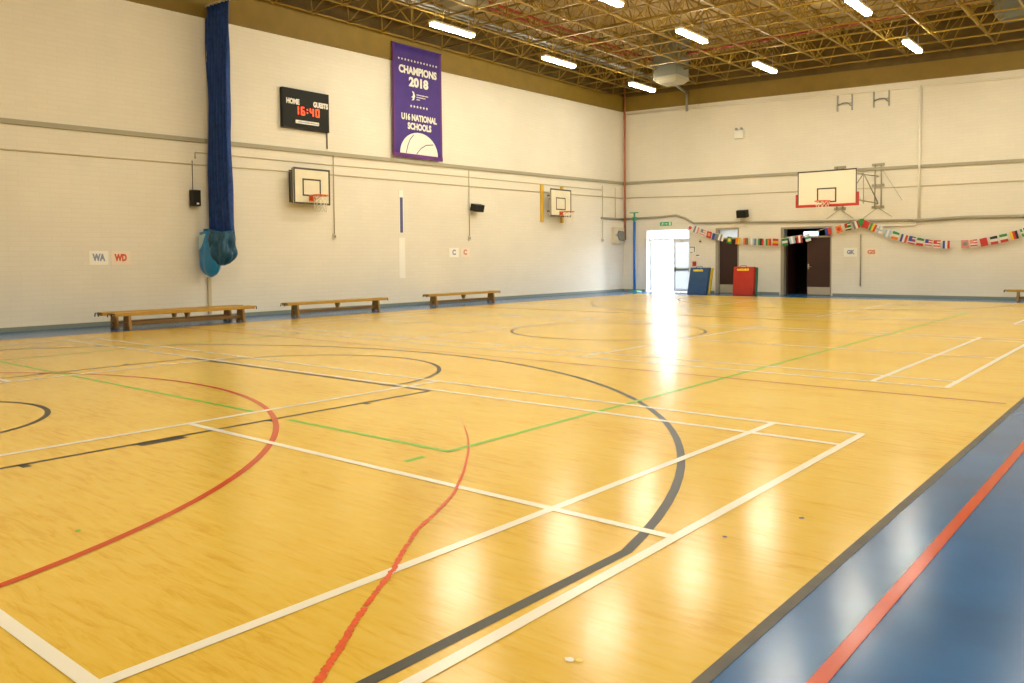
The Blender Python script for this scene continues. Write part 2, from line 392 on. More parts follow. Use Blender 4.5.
# outside the exit door and behind the inner doors
tag(B().box(-40, 6, WY + .3, WY + 30, -.12, -.02).build('ground', M['paving']), kind='structure')
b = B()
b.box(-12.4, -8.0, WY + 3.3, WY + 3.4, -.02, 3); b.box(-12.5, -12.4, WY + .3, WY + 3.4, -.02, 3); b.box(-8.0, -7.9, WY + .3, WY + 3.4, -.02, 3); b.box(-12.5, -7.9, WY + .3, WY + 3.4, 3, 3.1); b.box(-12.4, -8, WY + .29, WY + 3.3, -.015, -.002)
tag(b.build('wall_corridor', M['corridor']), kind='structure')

# ------------------------------------------------------------------ doors
def part(p, name, m, b, label=None):
    o = b.build(name, m, p)
    if label: o['label'] = label
    return o
d = tag(thing('door_1', None, None, on_back(D1[0], 0)), kind='structure')
w = D1[1] - D1[0]; h = D1[2]
b = B(); b.box(0, .03, -.015, .3, 0, h); b.box(w - .04, w, -.015, .3, 0, h); b.box(.03, w - .04, -.015, .3, h - .04, h); b.box(.03, w - .04, .18, .28, 2.05, 2.12)
part(d, 'door_frame', M['frame_w'], b)
part(d, 'transom_pane', M['glass'], B().box(.03, w - .04, .225, .235, 2.12, h - .04))
lo = part(d, 'door_leaf', M['door_w'], B().box(.05, .10, .285, 1.15, .02, 2.05, .005), 'door leaf standing open outwards')
part(lo, 'dark_edge', M['bar'], B().box(.045, .105, .272, .285, .02, 2.05), 'unlit edge of the open leaf, its shade painted dark')  # dark strip paints in the shade on the leaf's unlit near edge
x0 = 1.14; x1 = w - .045
b = B(); b.box(x0, x0 + .06, .2, .245, .005, 2.05); b.box(x1 - .06, x1, .2, .245, .005, 2.05)
for za, zc in ((.005, .12), (.84, .96), (1.98, 2.05)): b.box(x0 + .06, x1 - .06, .2, .245, za, zc)
lf = part(d, 'door_leaf', M['door_w'], b, 'closed pale door leaf')
part(lf, 'frosted_panel', M['frost'], B().box(x0 + .06, x1 - .06, .215, .23, .12, .84)); part(lf, 'frosted_panel', M['frost'], B().box(x0 + .06, x1 - .06, .215, .23, .96, 1.98))
b = B().box(x0 + .02, x1 - .02, .13, .17, .86, .93, .01); b.box(x0 + .03, x0 + .10, .13, .2, .80, .99, .01); b.box(x1 - .09, x1 - .03, .13, .2, .80, .99, .01)
part(lf, 'push_bar', M['bar'], b)
part(lf, 'dark_edge', M['bar'], B().box(x0 - .006, x0 + .02, .193, .25, .005, 2.05))
d = tag(thing('door_2', None, None, on_back(D2[0], 0)), kind='structure'); w = D2[1] - D2[0]; h = D2[2]
b = B(); b.box(0, .11, -.02, .3, 0, h); b.box(w - .05, w, -.02, .3, 0, h); b.box(.11, w - .05, -.02, .3, h - .07, h); b.box(.11, w - .05, .08, .2, 2.04, 2.1)
part(d, 'door_frame', M['frame_d'], b)
part(d, 'transom_pane', M['frost'], B().box(.11, w - .05, .13, .14, 2.1, h - .07))
lf = part(d, 'door_leaf', M['door'], B().box(.115, w - .055, .1, .145, .0, 2.04, .004), 'dark brown door leaf')
part(lf, 'kick_plate', M['kick'], B().box(.13, w - .07, .092, .1, .02, .33))
part(d, 'threshold', M['frame_d'], B().box(.11, w - .05, .05, .3, -.03, .002))
d = tag(thing('door_3', None, None, on_back(D3[0], 0)), kind='structure'); w = D3[1] - D3[0]; h = D3[2]
b = B(); b.box(0, .11, -.02, .3, 0, h); b.box(w - .04, w, -.02, .3, 0, h); b.box(.11, w - .04, -.02, .3, h - .06, h); b.box(.11, w - .04, .08, .2, 2.03, 2.09)
part(d, 'door_frame', M['frame_d'], b)
part(d, 'transom_pane', M['glass'], B().box(.11, w - .04, .13, .14, 2.09, h - .06))
lf = part(d, 'door_leaf', M['door'], B().box(.93, w - .045, .06, .105, .01, 2.03, .004), 'dark brown door leaf, closed right half')
part(lf, 'kick_plate', M['kick'], B().box(.945, w - .06, .05, .06, .02, .29))
b = B().box(.95, 1.0, .05, .06, .92, 1.1); b.tube([(.975, .05, 1.0), (.975, .015, 1.0), (1.1, .012, 1.0)], .012); part(lf, 'door_handle', M['kick'], b)
part(d, 'door_leaf', M['door'], B().box(.12, .165, .2, 1.05, .01, 2.03, .004), 'dark door leaf standing open into corridor')
t = thing('corridor_light', 'small bluish lit panel light seen through the glass above the right dark door', 'light', (-10.66, WY + .9, 2.10))
part(t, 'housing', M['white'], B().box(-.28, .28, 0, .1, -.02, .19, .01)); part(t, 'diffuser', M['lcd'], B().box(-.26, .26, -.012, 0, 0, .17))

# ------------------------------------------------------------------ roof: space frame, pipes, heaters, lights
sf = thing('space_frame', 'mustard-yellow steel space frame filling the roof above the fascia', 'roof frame', (0, 0, 7.50)); sf.rotation_euler = (0, .018, 0)
P_ = 1.2; z0, z1 = 0., 1.0
xs = [-17.75 + P_ * i for i in range(17)]; y0f = 5.0; ys = [y0f + P_ * j for j in range(20)]
for yv in ys:
    b = B().tube([(xs[0], yv, z0), (xs[-1], yv, z0)], .027, 6)
    for xv in xs: b.ball((xv, yv, z0), .055, 6)
    part(sf, 'bottom_chord', M['steel_y'], b)
for xv in xs: part(sf, 'bottom_chord', M['steel_y'], B().tube([(xv, ys[0], z0), (xv, ys[-1], z0)], .027, 6))
tx = [v + P_ / 2 for v in xs[:-1]]; ty = [v + P_ / 2 for v in ys[:-1]]
for yv in ty:
    part(sf, 'top_chord', M['steel_y'], B().tube([(tx[0], yv, z1), (tx[-1], yv, z1)], .03, 6))
    b = B()
    for xv in tx:
        for sx in (-1, 1):
            for sy in (-1, 1): b.tube([(xv, yv, z1), (xv + sx * P_ / 2, yv + sy * P_ / 2, z0)], .017, 5)
        b.ball((xv, yv, z1), .055, 6)
    part(sf, 'web_row', M['steel_y'], b)
for xv in tx: part(sf, 'top_chord', M['steel_y'], B().tube([(xv, ty[0], z1), (xv, ty[-1], z1)], .03, 6))

# gas and cable pipes in the roof
def tag_tube(name, m, ptss, r, label, cat, group=None, n=8):
    b = B()
    for p in ptss: b.tube(p, r, n)
    return tag(b.build(name, M[m]), label, cat, group)
tag_tube('red_pipe', 'pipe_red', [[(-14.75, 6, 8.3), (-14.75, 25.55, 8.3), (-14.7, 25.65, 8.3), (RX - .1, 25.65, 8.3)]], .042, 'red pipe running down the roof and turning along the back of the hall', 'pipe')
tag_tube('red_pipe', 'pipe_red', [[(-15.1, 6, 8.3), (-15.1, 24.6, 8.3)]], .038, 'red roof pipe nearest the left wall, beside the longer red one', 'pipe')
tag_tube('cable_tray', 'grey', [[(-15.75, 6, 8.02), (-15.6, 27.6, 8.02)], [(-15.55, 6, 8.02), (-15.4, 27.6, 8.02)]], .045, 'grey twin cable run under the roof along the left wall', 'cable tray')

def heater(x, y, zb, label, s=.87, cowl='heater_l'):
    t = thing('roof_heater', label, 'heater', (x, y, zb)); k = s / 2
    b = B().box(-k, k, -k, k, .22, ROOF + .1 - zb, .01); b.box(-k - .02, k + .02, -k - .02, k + .02, .55, .58)
    part(t, 'casing', M['heater'], b)
    b = B(); lo = k * .72
    v = [[b.bm.verts.new((sx * q, sy * q, zz)) for sx, sy in ((-1, -1), (1, -1), (1, 1), (-1, 1))] for q, zz in ((lo, 0), (k + .01, .13), (k + .01, .2), (k, .22))]
    for r0, r1 in zip(v, v[1:]):
        for i in range(4): b.bm.faces.new((r0[i], r0[(i + 1) % 4], r1[(i + 1) % 4], r1[i]))
    b.bm.faces.new(v[0]); b.bm.faces.new(v[-1])
    part(t, 'cowl', M[cowl], b, 'tapered cowl')
    return t
heater(-13.8, 25.3, 7.28, 'grey box heater with pale tapered cowl hanging near the far left corner')
heater(-14.5, 15.7, 7.8, 'beige-bottomed roof heater above the purple banner at top edge')
heater(-4.0, 27.3, 8.05, 'grey roof box at the top right corner of the picture', .87, 'heater')
tag_tube('heater_flue', 'grey', [[(-15.1, WY - .13, 7.75), (-15.1, WY - .13, 7.0)], [(-15.1, WY - .13, 7.7), (-14.3, 26.0, 7.62)]], .05, 'short grey pipe dropping onto back wall below the heater', 'pipe')

def light(x, y, label, group=None):
    t = thing('ceiling_light', label, 'light', (x, y, 7.2), 0, group)
    b = B().box(-.095, .095, -.75, .75, .035, .10, .015); b.box(-.08, .08, -.79, -.75, .03, .09); b.box(-.08, .08, .75, .79, .03, .09)
    part(t, 'housing', M['lamp_body'], b)
    part(t, 'diffuser', M['lamp'], B().box(-.08, .08, -.745, .745, -.03, .035, .015))
    for s in (-.6, .6): part(t, 'hanger', M['grey'], B().tube([(0, s, .10), (0, s, .60)], .008, 6))
names = {(0, 2): 'lit fluorescent batten at upper left, above the purple banner', (0, 3): 'lit fluorescent batten high beside the left wall, second nearest the far corner',
         (0, 4): 'lit fluorescent batten nearest the far corner, beside the heater', (1, 3): 'lit fluorescent batten above and right of the grey heater',
         (1, 4): 'lit fluorescent batten in front of back wall, above the small white box', (2, 3): 'lit fluorescent batten at top edge, large and right of centre',
         (2, 4): 'lit fluorescent batten nearest the right edge, in front of the back wall', (1, 2): 'lit fluorescent batten cut by the top edge above the heater'}
for i, x in enumerate((-14.63, -10.28, -6.12, -1.9)):
    for j, y in enumerate((6.0, 10.7, 15.4, 19.98, 24.8)):
        if i == 0 and j < 2: continue
        light(x, y + (.25 if i == 2 else 0) + (.3 if (i, j) == (1, 2) else 0), names.get((i, j), 'lit fluorescent batten overhead, out of the frame'), 'fluorescent roof lights')
    if i >= 2: light(x, 1.3, 'lit fluorescent batten overhead, out of the frame', 'fluorescent roof lights')

# ------------------------------------------------------------------ left wall
# scoreboard
t = thing('scoreboard', 'black electronic scoreboard showing 16:40 on the left wall', 'scoreboard', on_left(13.30, 5.30), LW)
part(t, 'case', M['black'], B().box(-.735, .735, -.12, 0, -.51, .51, .012))
part(t, 'face', M['screen'], B().box(-.71, .71, -.125, -.119, -.48, .48))
text('HOME', t, M['white'], 'lettering', -.43, .17, .18, -.128, .40, .010, label='white HOME lettering')
text('GUESTS', t, M['white'], 'lettering', .45, .17, .18, -.128, .48, .010, label='white GUESTS lettering')
def digits(s, x0, z0, h, wd, gap):
    b = B(); q = .036
    S = {'1': 'bc', '6': 'acdefg', '4': 'bcfg', '0': 'abcdef'}
    for ch in s:
        if ch == ':':
            b.box(x0, x0 + q, -.129, -.126, z0 + h * .28, z0 + h * .28 + q); b.box(x0, x0 + q, -.129, -.126, z0 + h * .66, z0 + h * .66 + q); x0 += q + gap; continue
        if ch == '1': x0 -= wd * .45
        G = {'a': (x0 + .02, x0 + wd - .02, z0 + h - q, z0 + h), 'd': (x0 + .02, x0 + wd - .02, z0, z0 + q), 'g': (x0 + .02, x0 + wd - .02, z0 + h / 2 - q / 2, z0 + h / 2 + q / 2),
             'f': (x0, x0 + q, z0 + h / 2 + .005, z0 + h - .01), 'e': (x0, x0 + q, z0 + .01, z0 + h / 2 - .005), 'b': (x0 + wd - q, x0 + wd, z0 + h / 2 + .005, z0 + h - .01), 'c': (x0 + wd - q, x0 + wd, z0 + .01, z0 + h / 2 - .005)}
        for k in S[ch]:
            a = G[k]; b.box(a[0], a[1], -.129, -.126, a[2], a[3])
        x0 += wd + gap
    return b
part(t, 'clock_digits', M['led'], digits('16:40', -.31, -.15, .22, .125, .06), 'glowing red 16:40 digits')
part(t, 'maker_plate', M['white'], B().box(-.36, .38, -.129, -.126, -.375, -.285, .02), 'white strip under the digits')
b = B(); random.seed(2); x = -.27
while x < .32:
    w = random.uniform(.02, .05); b.box(x, x + w, -.1305, -.129, -.345, -.315); x += w + .012
part(t, 'small_print', M['grey_s'], b)
# banner
t = thing('banner', 'tall purple CHAMPIONS 2018 banner hanging on the left wall', 'banner', on_left(17.34, 6.03, .10), LW)
n = 24; b = B(); nz = 12
def by(u, v): return -.012 * math.sin(u * 9 + v * 2) - .01
W_, H_ = 1.02, 1.64
vv = [[(-W_ + 2 * W_ * i / n, by(i / n, j / nz), -H_ + 2 * H_ * j / nz) for i in range(n + 1)] for j in range(nz + 1)]
vb = [[b.bm.verts.new(p) for p in r] for r in vv]
for j in range(nz):
    for i in range(n):
        f = b.bm.faces.new((vb[j][i], vb[j][i + 1], vb[j + 1][i + 1], vb[j + 1][i])); f.smooth = True
        f.material_index = 1 if i < 1 or i >= n - 1 or j < 1 and False else 0
ob = part(t, 'cloth', [M['purple'], M['magenta']], b)
md = ob.modifiers.new('thickness', 'SOLIDIFY'); md.thickness = .006
part(t, 'top_rail', M['purple'], B().tube([(-W_, -.01, H_), (W_, -.01, H_)], .022, 8)); part(t, 'bottom_hem', M['magenta'], B().box(-W_, W_, -.035, -.005, -H_, -H_ + .12))
Y = -.036
text('CHAMPIONS', t, M['white'], 'lettering', 0, .92, .30, Y, 1.56, .014, label='white CHAMPIONS lettering')
text('2018', t, M['white'], 'lettering', .02, .59, .36, Y, .80, .018, label='white 2018 lettering')
text('U16 NATIONAL', t, M['white'], 'lettering', .03, -.45, .25, Y, 1.46, .011, label='white U16 NATIONAL lettering')
text('SCHOOLS', t, M['white'], 'lettering', .04, -.71, .26, Y, .98, .013, label='white SCHOOLS lettering')
def star(b, cx, cz, r):
    p = [(cx + (r if k % 2 == 0 else r * .45) * math.sin(k * PI / 5), cz + (r if k % 2 == 0 else r * .45) * math.cos(k * PI / 5)) for k in range(10)]
    vs = [b.bm.verts.new((q[0], Y, q[1])) for q in p]; c = b.bm.verts.new((cx, Y, cz))
    for k in range(10): b.bm.faces.new((c, vs[k], vs[(k + 1) % 10]))
b = B()
for k in range(13): star(b, -.77 + k * .128, 1.22, .045)
part(t, 'star_row', M['white'], b)
b = B()
for k in range(6): star(b, -.30 + k * .13, -.11, .05)
part(t, 'star_row', M['white'], b)
# emblem: a curled ribbon figure with three lines of small print
b = B(); b.prism([(-.27, .06), (-.18, .08), (-.13, .20), (-.18, .32), (-.26, .34), (-.21, .26), (-.23, .19), (-.29, .16), (-.22, .13)], 1, Y, Y + .003)
part(t, 'emblem', M['white'], b)
b = B(); random.seed(5)
for z, x1 in ((.25, .42), (.18, .30), (.11, .05)):
    x = -.07
    while x < x1:
        w = random.uniform(.02, .045); b.box(x, x + w, Y, Y + .003, z - .014, z + .014); x += w + .012
part(t, 'small_print', M['white'], b)
b = B(); R_ = .78; up = .05
b.prism([(.02 + R_ * math.cos(a * PI / 24), -1.52 + .65 * math.sin(a * PI / 24)) for a in range(25)], 1, Y, Y + .003)
part(t, 'ball_print', M['white'], b, 'white half basketball')
b = B()
def seam(ps): b.tube([(x, Y - .002, z) for x, z in ps], .012, 4)
seam([(-.52, -1.51), (-.46, -1.3), (-.36, -1.1), (-.22, -.96)]); seam([(-.10, -1.51), (.08, -1.33), (.30, -1.21), (.60, -1.17)])
part(t, 'ball_seams', M['purple'], b)
# net dividing curtain, bunched at the wall
t = thing('divider_curtain', 'blue netting divider curtain bunched against the left wall', 'curtain', (WX, 10.55, 0))
b = B(); n = 60; rows = 30
vs = []
for j in range(rows + 1):
    f = j / rows; z = 2.0 + (7.34 - 2.0) * f
    row = []
    for i in range(n + 1):
        u = i / n; amp = .10 * (1 - .55 * f)
        wd = 1.0 - .12 * math.sin(f * PI) ** .7 * (1 - f * .5)
        x = .05 + wd * u * .98 + .012 * math.sin(j * .7 + i)
        y = amp * math.sin(u * 2 * PI * 7 + .7 * math.sin(f * 5)) + .02 * math.sin(u * 40 + f * 6)
        row.append(b.bm.verts.new((x, y, z)))
    vs.append(row)
for j in range(rows):
    for i in range(n): f_ = b.bm.faces.new((vs[j][i], vs[j][i + 1], vs[j + 1][i + 1], vs[j + 1][i])); f_.smooth = True
o = part(t, 'netting', M['net_blue'], b); md = o.modifiers.new('thickness', 'SOLIDIFY'); md.thickness = .01
part(t, 'top_webbing', M['net_edge'], B().box(.03, 1.04, -.05, .05, 7.33, 7.37)); part(t, 'edge_webbing', M['net_edge'], B().box(.02, .05, -.03, .03, 2.3, 7.35))
# bag: two lobes
def lobe(b, cx, cy, zt, zb, rx, ry, seed, sag=.5, top=.7, fold=.05, cut=None):
    random.seed(seed); n = 42; m = 16; vs = []
    ph = [random.uniform(0, 6) for _ in range(4)]
    for j in range(m + 1):
        f = j / m; z = zt + (zb - zt) * f
        k = (top + (1 - top) * min(1, f * 2.2)) * (1 if f < sag else math.sqrt(max(0.02, 1 - ((f - sag) / (1.0 - sag)) ** 2.2)))
        row = []
        for i in range(n):
            a = 2 * PI * i / n; q = 1 + .07 * math.sin(3 * a + ph[0] + f * 3) + fold * math.sin(7 * a + ph[1] + f * 2) + fold * .5 * math.sin(5 * a - 11 * f + ph[3])
            row.append(b.bm.verts.new((cx + rx * k * q * math.cos(a), cy + ry * k * q * math.sin(a), z + .05 * math.sin(a + ph[2]) * (1 - f))))
        vs.append(row)
    if cut:      # keep only a tapering patch of the skin
        for j in range(cut[2], cut[3]):
            e = cut[1] - (j - cut[2])
            for i in range(cut[0], e - 1): b.bm.faces.new((vs[j][i], vs[j][i + 1], vs[j + 1][i + 1], vs[j + 1][i]))
            b.bm.faces.new((vs[j][e - 1], vs[j][e], vs[j + 1][e - 1]))
        for v in [v for v in b.bm.verts if not v.link_faces]: b.bm.verts.remove(v)
        return
    for j in range(m):
        for i in range(n): f_ = b.bm.faces.new((vs[j][i], vs[j][(i + 1) % n], vs[j + 1][(i + 1) % n], vs[j + 1][i])); f_.smooth = True
    b.bm.faces.new(vs[-1]); b.bm.faces.new(vs[0])
b = B(); lobe(b, .36, -.21, 2.03, 1.0, .33, .19, 3, .62, .95); bag = part(t, 'storage_bag', M['vinyl'], b, 'turquoise vinyl bag')
b = B(); lobe(b, .36, -.21, 2.03, 1.0, .345, .205, 3, .62, .95, .05, (28, 34, 1, 6)); part(bag, 'pale_patch', M['vinyl_p'], b, 'pale triangular patch')
b = B(); lobe(b, .72, -.12, 2.04, 1.27, .38, .25, 8, .5, .85, .16); part(t, 'mesh_bag', M['vinyl_d'], b, 'dark teal bunched mesh')
b = B(); lobe(b, .56, -.17, 2.08, 1.60, .36, .22, 12, .4, .9, .12); part(t, 'mesh_flap', M['vinyl_d'], b, 'teal mesh folded over the bag')
tag(B().box(WX, WX + .05, 10.44, 10.53, .13, 1.0, .01).build('cable_cover', M['pipe']), 'tan vertical cover strip on the wall under the turquoise bag', 'cable cover')

# loudspeakers
def speaker(loc, rz, w, h, dp, label, tilt=0., bracket=.12):
    t = thing('loudspeaker', label, 'speaker', loc, rz)
    b = B().box(-.05, .05, -.012, 0, -.09, .09); b.tube([(0, 0, 0), (0, -bracket - .03, 0)], .018); part(t, 'bracket', M['black'], b)
    b = B().prism([(-w / 2, -bracket), (w / 2, -bracket), (w / 2 * .86, -bracket - dp), (-w / 2 * .86, -bracket - dp)], 2, -h / 2, h / 2)
    o = part(t, 'cabinet', M['black'], b); o.rotation_euler = (tilt, 0, 0)
    b = B().box(-w * .40, w * .40, -bracket - dp - .006, -bracket - dp + .01, -h * .44, h * .44, .004); g = part(o, 'grille', M['screen'], b)
    return t, o
t, o = speaker(on_left(10.12, 2.845), LW, .21, .37, .16, 'black wall loudspeaker left of the blue curtain', 0, .05)
part(o, 'badge', M['white'], B().box(-.02, .04, -.222, -.214, -.15, -.11))
b = B().tube([(0, -.02, .1), (-.0, -.02, .88)], .008, 6); part(t, 'cable', M['dark'], b)
speaker(on_left(19.85, 3.08), LW, .46, .23, .22, 'black tilted loudspeaker on left wall between banner and far hoop', .25)
speaker(on_back(-12.80, 3.0), BW, .42, .27, .22, 'black loudspeaker on back wall above the two coloured mats', .2)

# conduits and sockets on the left wall
def lw_tube(ptss, r, label, name='conduit', m='pipe', cat='conduit'):
    return tag_tube(name, m, [[(WX + r + .002 + (p[2] if len(p) > 2 else 0), p[0], p[1]) for p in ps] for ps in ptss], r, label, cat, None, 6)
lw_tube([[(FY, 3.52), (10.2, 3.64), (14.1, 3.69), (22, 3.74), (29.0, 3.81)]], .016, 'lower long thin conduit along the left wall')
lw_tube([[(10.2, 3.78), (10.2, 3.92), (14.0, 3.95), (16.7, 3.99), (22, 4.03), (27.4, 4.05)]], .014, 'upper thin conduit along the left wall starting behind the curtain')
def drop(y, zt, zb, label, cat='conduit'):
    t = thing('socket_drop', label, cat, on_left(y, zb), LW)
    part(t, 'conduit', M['pipe'], B().tube([(0, -.03, .05), (0, -.03, zt - zb)], .014, 6))
    b = B().box(-.05, .05, -.05, 0, -.08, .06, .008); o = part(t, 'socket_box', M['elec'], b); part(o, 'switch', M['grey_d'], B().box(-.025, .025, -.056, -.05, -.04, .03))
    return t
drop(14.22, 4.23, 2.02, 'vertical conduit and socket right of the near small hoop')
drop(19.66, 4.23, 2.05, 'vertical conduit and socket beside the tilted loudspeaker')
drop(27.47, 4.23, 2.08, 'vertical conduit and socket near the far corner')
lw_tube([[(28.42, 4.23), (28.42, 3.0)]], .014, 'short vertical conduit nearest the corner on the left wall')
lw_tube([[(14.03, 4.79), (14.03, 4.37)]], .016, 'short cable below the scoreboard', 'scoreboard_cable', 'dark', 'cable')
lw_tube([[(27.35, 2.95), (28.98, 2.95)]], .04, 'horizontal grey trunking on left wall beside the corner', 'wall_trunking', 'grey', 'trunking')
t = thing('electrical_cabinet', 'cream electrical cabinet with a dark front near the far corner', 'cabinet', on_left(28.55, 2.28), LW)
part(t, 'case', M['elec'], B().box(-.38, .36, -.14, 0, -.33, .33, .01)); part(t, 'dark_panel', M['grey_d'], B().prism([(-.06, -.2), (.30, -.24), (.30, .16), (-.1, .19), (-.2, .02)], 1, -.19, -.14)); part(t, 'latch', M['grey'], B().box(-.3, -.26, -.16, -.14, -.05, .05))

# laminated position cards
def card(loc, rz, w, h, s, m, tm, label, size=.2, width=None):
    t = thing('position_card', label, 'sign', loc, rz)
    part(t, 'sheet', M[m], B().box(-w / 2, w / 2, -.006, 0, -h / 2, h / 2))
    text(s, t, M[tm], 'lettering', 0, 0, size, -.0075, width, .012)
    return t
card(on_left(7.94, 1.465), LW, .40, .30, 'WA', 'paper', 'grey_s', 'white card reading WA in grey-blue on the left wall', .20, .27)
card(on_left(8.41, 1.46), LW, .42, .30, 'WD', 'paper_r', 'red_s', 'white card reading WD in red on the left wall', .20, .27)
card(on_left(18.95, 1.58), LW, .44, .29, 'C', 'paper', 'grey_s', 'small white card with a blue C on the left wall', .22)
card(on_left(19.47, 1.585), LW, .42, .29, 'C', 'paper_r', 'pink_s', 'small white card with a red C on the left wall', .22)
card(on_back(-8.99, 1.5), BW, .44, .30, 'GK', 'paper', 'grey_s', 'white card with blue GK right of the brown door', .18, .26)
card(on_back(-8.31, 1.495), BW, .42, .29, 'GS', 'paper_r', 'pink_s', 'white card with red GS right of the brown door', .18, .26)
# marker strips
t = thing('wall_marker', 'narrow vertical slate-blue marker strip with white edges above the white one', 'wall marker', on_left(16.71, 2.76), LW)
part(t, 'backing', M['paper'], B().box(-.085, .085, -.008, 0, -.59, .66)); part(t, 'blue_stripe', M['stripe'], B().box(-.055, .06, -.011, -.008, -.59, .45), 'slate blue stripe')
tag(B().box(WX, WX + .01, 16.60, 16.84, .82, 2.02, .002).build('wall_marker', M['paper']), 'narrow vertical white marker strip below the slate-blue one', 'wall marker')

# ------------------------------------------------------------------ hoops
def net_mesh(b, cx, cy, z, r, L=.42, r2=.14, n=10, rad=.005):
    rings = 6
    for k in range(n):
        for s in (1, -1):
            pts = []
            for j in range(rings + 1):
                f = j / rings; a = 2 * PI * (k + s * j * .5) / n; q = r + (r2 - r) * (f ** .7)
                pts.append((cx + q * math.cos(a), cy + q * math.sin(a), z - L * f))
            b.tube(pts, rad, 4)
def rim(parent, y0, z, r=.225, nm='rim'):
    """ring in front (-Y) of the board"""
    c = (0, y0 - .15 - r, z)
    b = B().tube([(c[0] + r * math.cos(2 * PI * k / 28), c[1] + r * math.sin(2 * PI * k / 28), z) for k in range(28)], .014, 8, True)
    b.box(-.10, .10, y0 - .02, y0, z - .14, z + .03, .005)
    b.box(-.09, .09, y0 - .17, y0, z - .012, z + .004)
    for s in (-1, 1): b.tube([(s * .07, y0 - .01, z - .11), (s * .12, y0 - .20, z - .005)], .011, 6)
    o = part(parent, nm, M['orange'], b, 'orange rim'); bb_ = B(); net_mesh(bb_, c[0], c[1], z - .01, r - .005); part(o, 'net', M['net'], bb_, 'white cord net'); return o
def side_hoop(y, zc, label, yellow, dp=.34, w=1.25, h=.94, ush=0.):
    t = thing('basketball_hoop', label, 'basketball hoop', on_left(y, 0), LW)
    k = w / 2; g = h / 2
    part(t, 'backboard', M['board_s'], B().box(-k, k, -dp, -dp + .03, zc - g, zc + g))
    b = B(); q = .05; F = (-dp - .004, -dp)
    b.box(-k, k, *F, zc + g - q, zc + g); b.box(-k, k, *F, zc - g, zc - g + q); b.box(-k, -k + q, *F, zc - g + q, zc + g - q); b.box(k - q, k, *F, zc - g + q, zc + g - q)
    x, z, a, c = -.01, zc - .03, .29, .225
    b.box(x - a, x + a, *F, z + c - q * .8, z + c); b.box(x - a, x + a, *F, z - c, z - c + q * .8); b.box(x - a, x - a + q * .8, *F, z - c, z + c); b.box(x + a - q * .8, x + a, *F, z - c, z + c)
    part(t, 'board_markings', M['dark'], b, 'black border and inner square')
    b = B()
    for s in (-1, 1):
        b.box(s * .55 - .03, s * .55 + .03, -dp + .03, -dp + .07, zc - g + .02, zc + g - .02)
        for zz in (zc + .25, zc - .3): b.box(s * .45 - .02, s * .45 + .02, -dp + .07, -.0 if not yellow else -.06, zz - .02, zz + .02)
        if not yellow: b.box(s * .45 - .05, s * .45 + .05, -.03, 0, zc - .42, zc + .42)
    b.box(-k + .03, k - .03, -dp + .03, -dp + .07, zc + .1, zc + .16); b.box(-k + .03, k - .03, -dp + .03, -dp + .07, zc - .36, zc - .30)
    part(t, 'mount_frame', M['dark'], b)
    if yellow:
        for s in (-1, 1): part(t, 'upright', M['yel'], B().box(s * .61 - .07 + ush, s * .61 + .07 + ush, -.06, 0, 2.68, 4.02, .006), 'yellow wall channel')
    else:
        part(t, 'side_case', M['grey_d'], B().box(-k + .0, -k + .04, -dp + .03, -dp + .12, zc - g + .04, zc + g - .08), 'dark case edge')
    rim(t, -dp, 3.05, .2)
    return t
side_hoop(13.30, 3.30, 'small wall-mounted basketball hoop under the scoreboard', False, .30, 1.16, .94)
side_hoop(24.25, 3.38, 'small wall-mounted hoop with yellow channels near the far corner', True, .34, 1.28, 1.0, -.12)

# main hoop on the back wall
XB, DB = -8.73, 3.2
t = thing('basketball_hoop', 'large basketball hoop with red padding on a steel frame at the back wall', 'basketball hoop', on_back(XB, 0))
y0 = -DB; zb, zt = 2.95, 4.03; k = .90
o = part(t, 'backboard', M['board'], B().box(-k, k, y0, y0 + .03, 0, zt - zb)); o.location = (0, 0, zb)
b = B(); F = (y0 - .004, y0); q = .04
b.box(-k, k, *F, zt - q, zt); b.box(-k, -k + q * .8, *F, zb, zt - q); b.box(k - q * .8, k, *F, zb, zt - q)
z = zb + .31; a, c = .295, .225
b.box(-a, a, *F, z + c - .04, z + c); b.box(-a, a, *F, z - c, z - c + .04); b.box(-a, -a + .04, *F, z - c, z + c); b.box(a - .04, a, *F, z - c, z + c)
part(t, 'board_markings', M['dark'], b, 'black border and inner square')
b = B(); b.box(-k - .06, k + .06, y0 - .025, y0 + .05, zb - .045, zb + .035, .012); b.box(-k - .06, -k + .005, y0 - .025, y0 + .05, zb + .03, zb + .37, .012); b.box(k - .005, k + .06, y0 - .025, y0 + .05, zb + .03, zb + .37, .012)
part(t, 'padding', M['pad_r'], b, 'red bottom padding')
rim(t, y0, 3.06)
for s, nm in ((-.62, 0), (.62, 1)):
    b = B()
    b.box(s - .02, s + .02, y0 + .03, y0 + .08, zb + .05, zt - .05); b.tube([(s, y0 + .06, zb + .2), (s, -.03, 3.12)], .022, 6); b.tube([(s, y0 + .06, zt - .1), (s, -.03, 4.02)], .022, 6)
    b.tube([(s, y0 + .1, zb + .25), (s, -1.6, 4.0)], .016, 6); b.tube([(s, -1.6, 4.0), (s, -.03, 3.16)], .02, 6); b.tube([(s, -1.6, 4.0), (s, -1.6, 3.04)], .014, 6)
    part(t, 'side_arm', M['hoop_s'], b)
    b = B()
    for dx in (-.10, .10): b.tube([(s + dx, -.03, 2.98), (s + dx, -.03, 4.42)], .022, 6)
    for zz in (3.0, 3.72, 4.41): b.box(s - .20, s + .20, -.035, -.008, zz - .045, zz + .045, .006)
    for dx in (-.45, .45): b.tube([(s, -.03, 2.98), (s + dx, -.03, 2.66)], .010, 5)
    b.tube([(s + .1, -.03, 4.3), (s + .75, -.03, 3.2)], .006, 5)
    part(t, 'wall_bracket', M['hoop_s'], b)
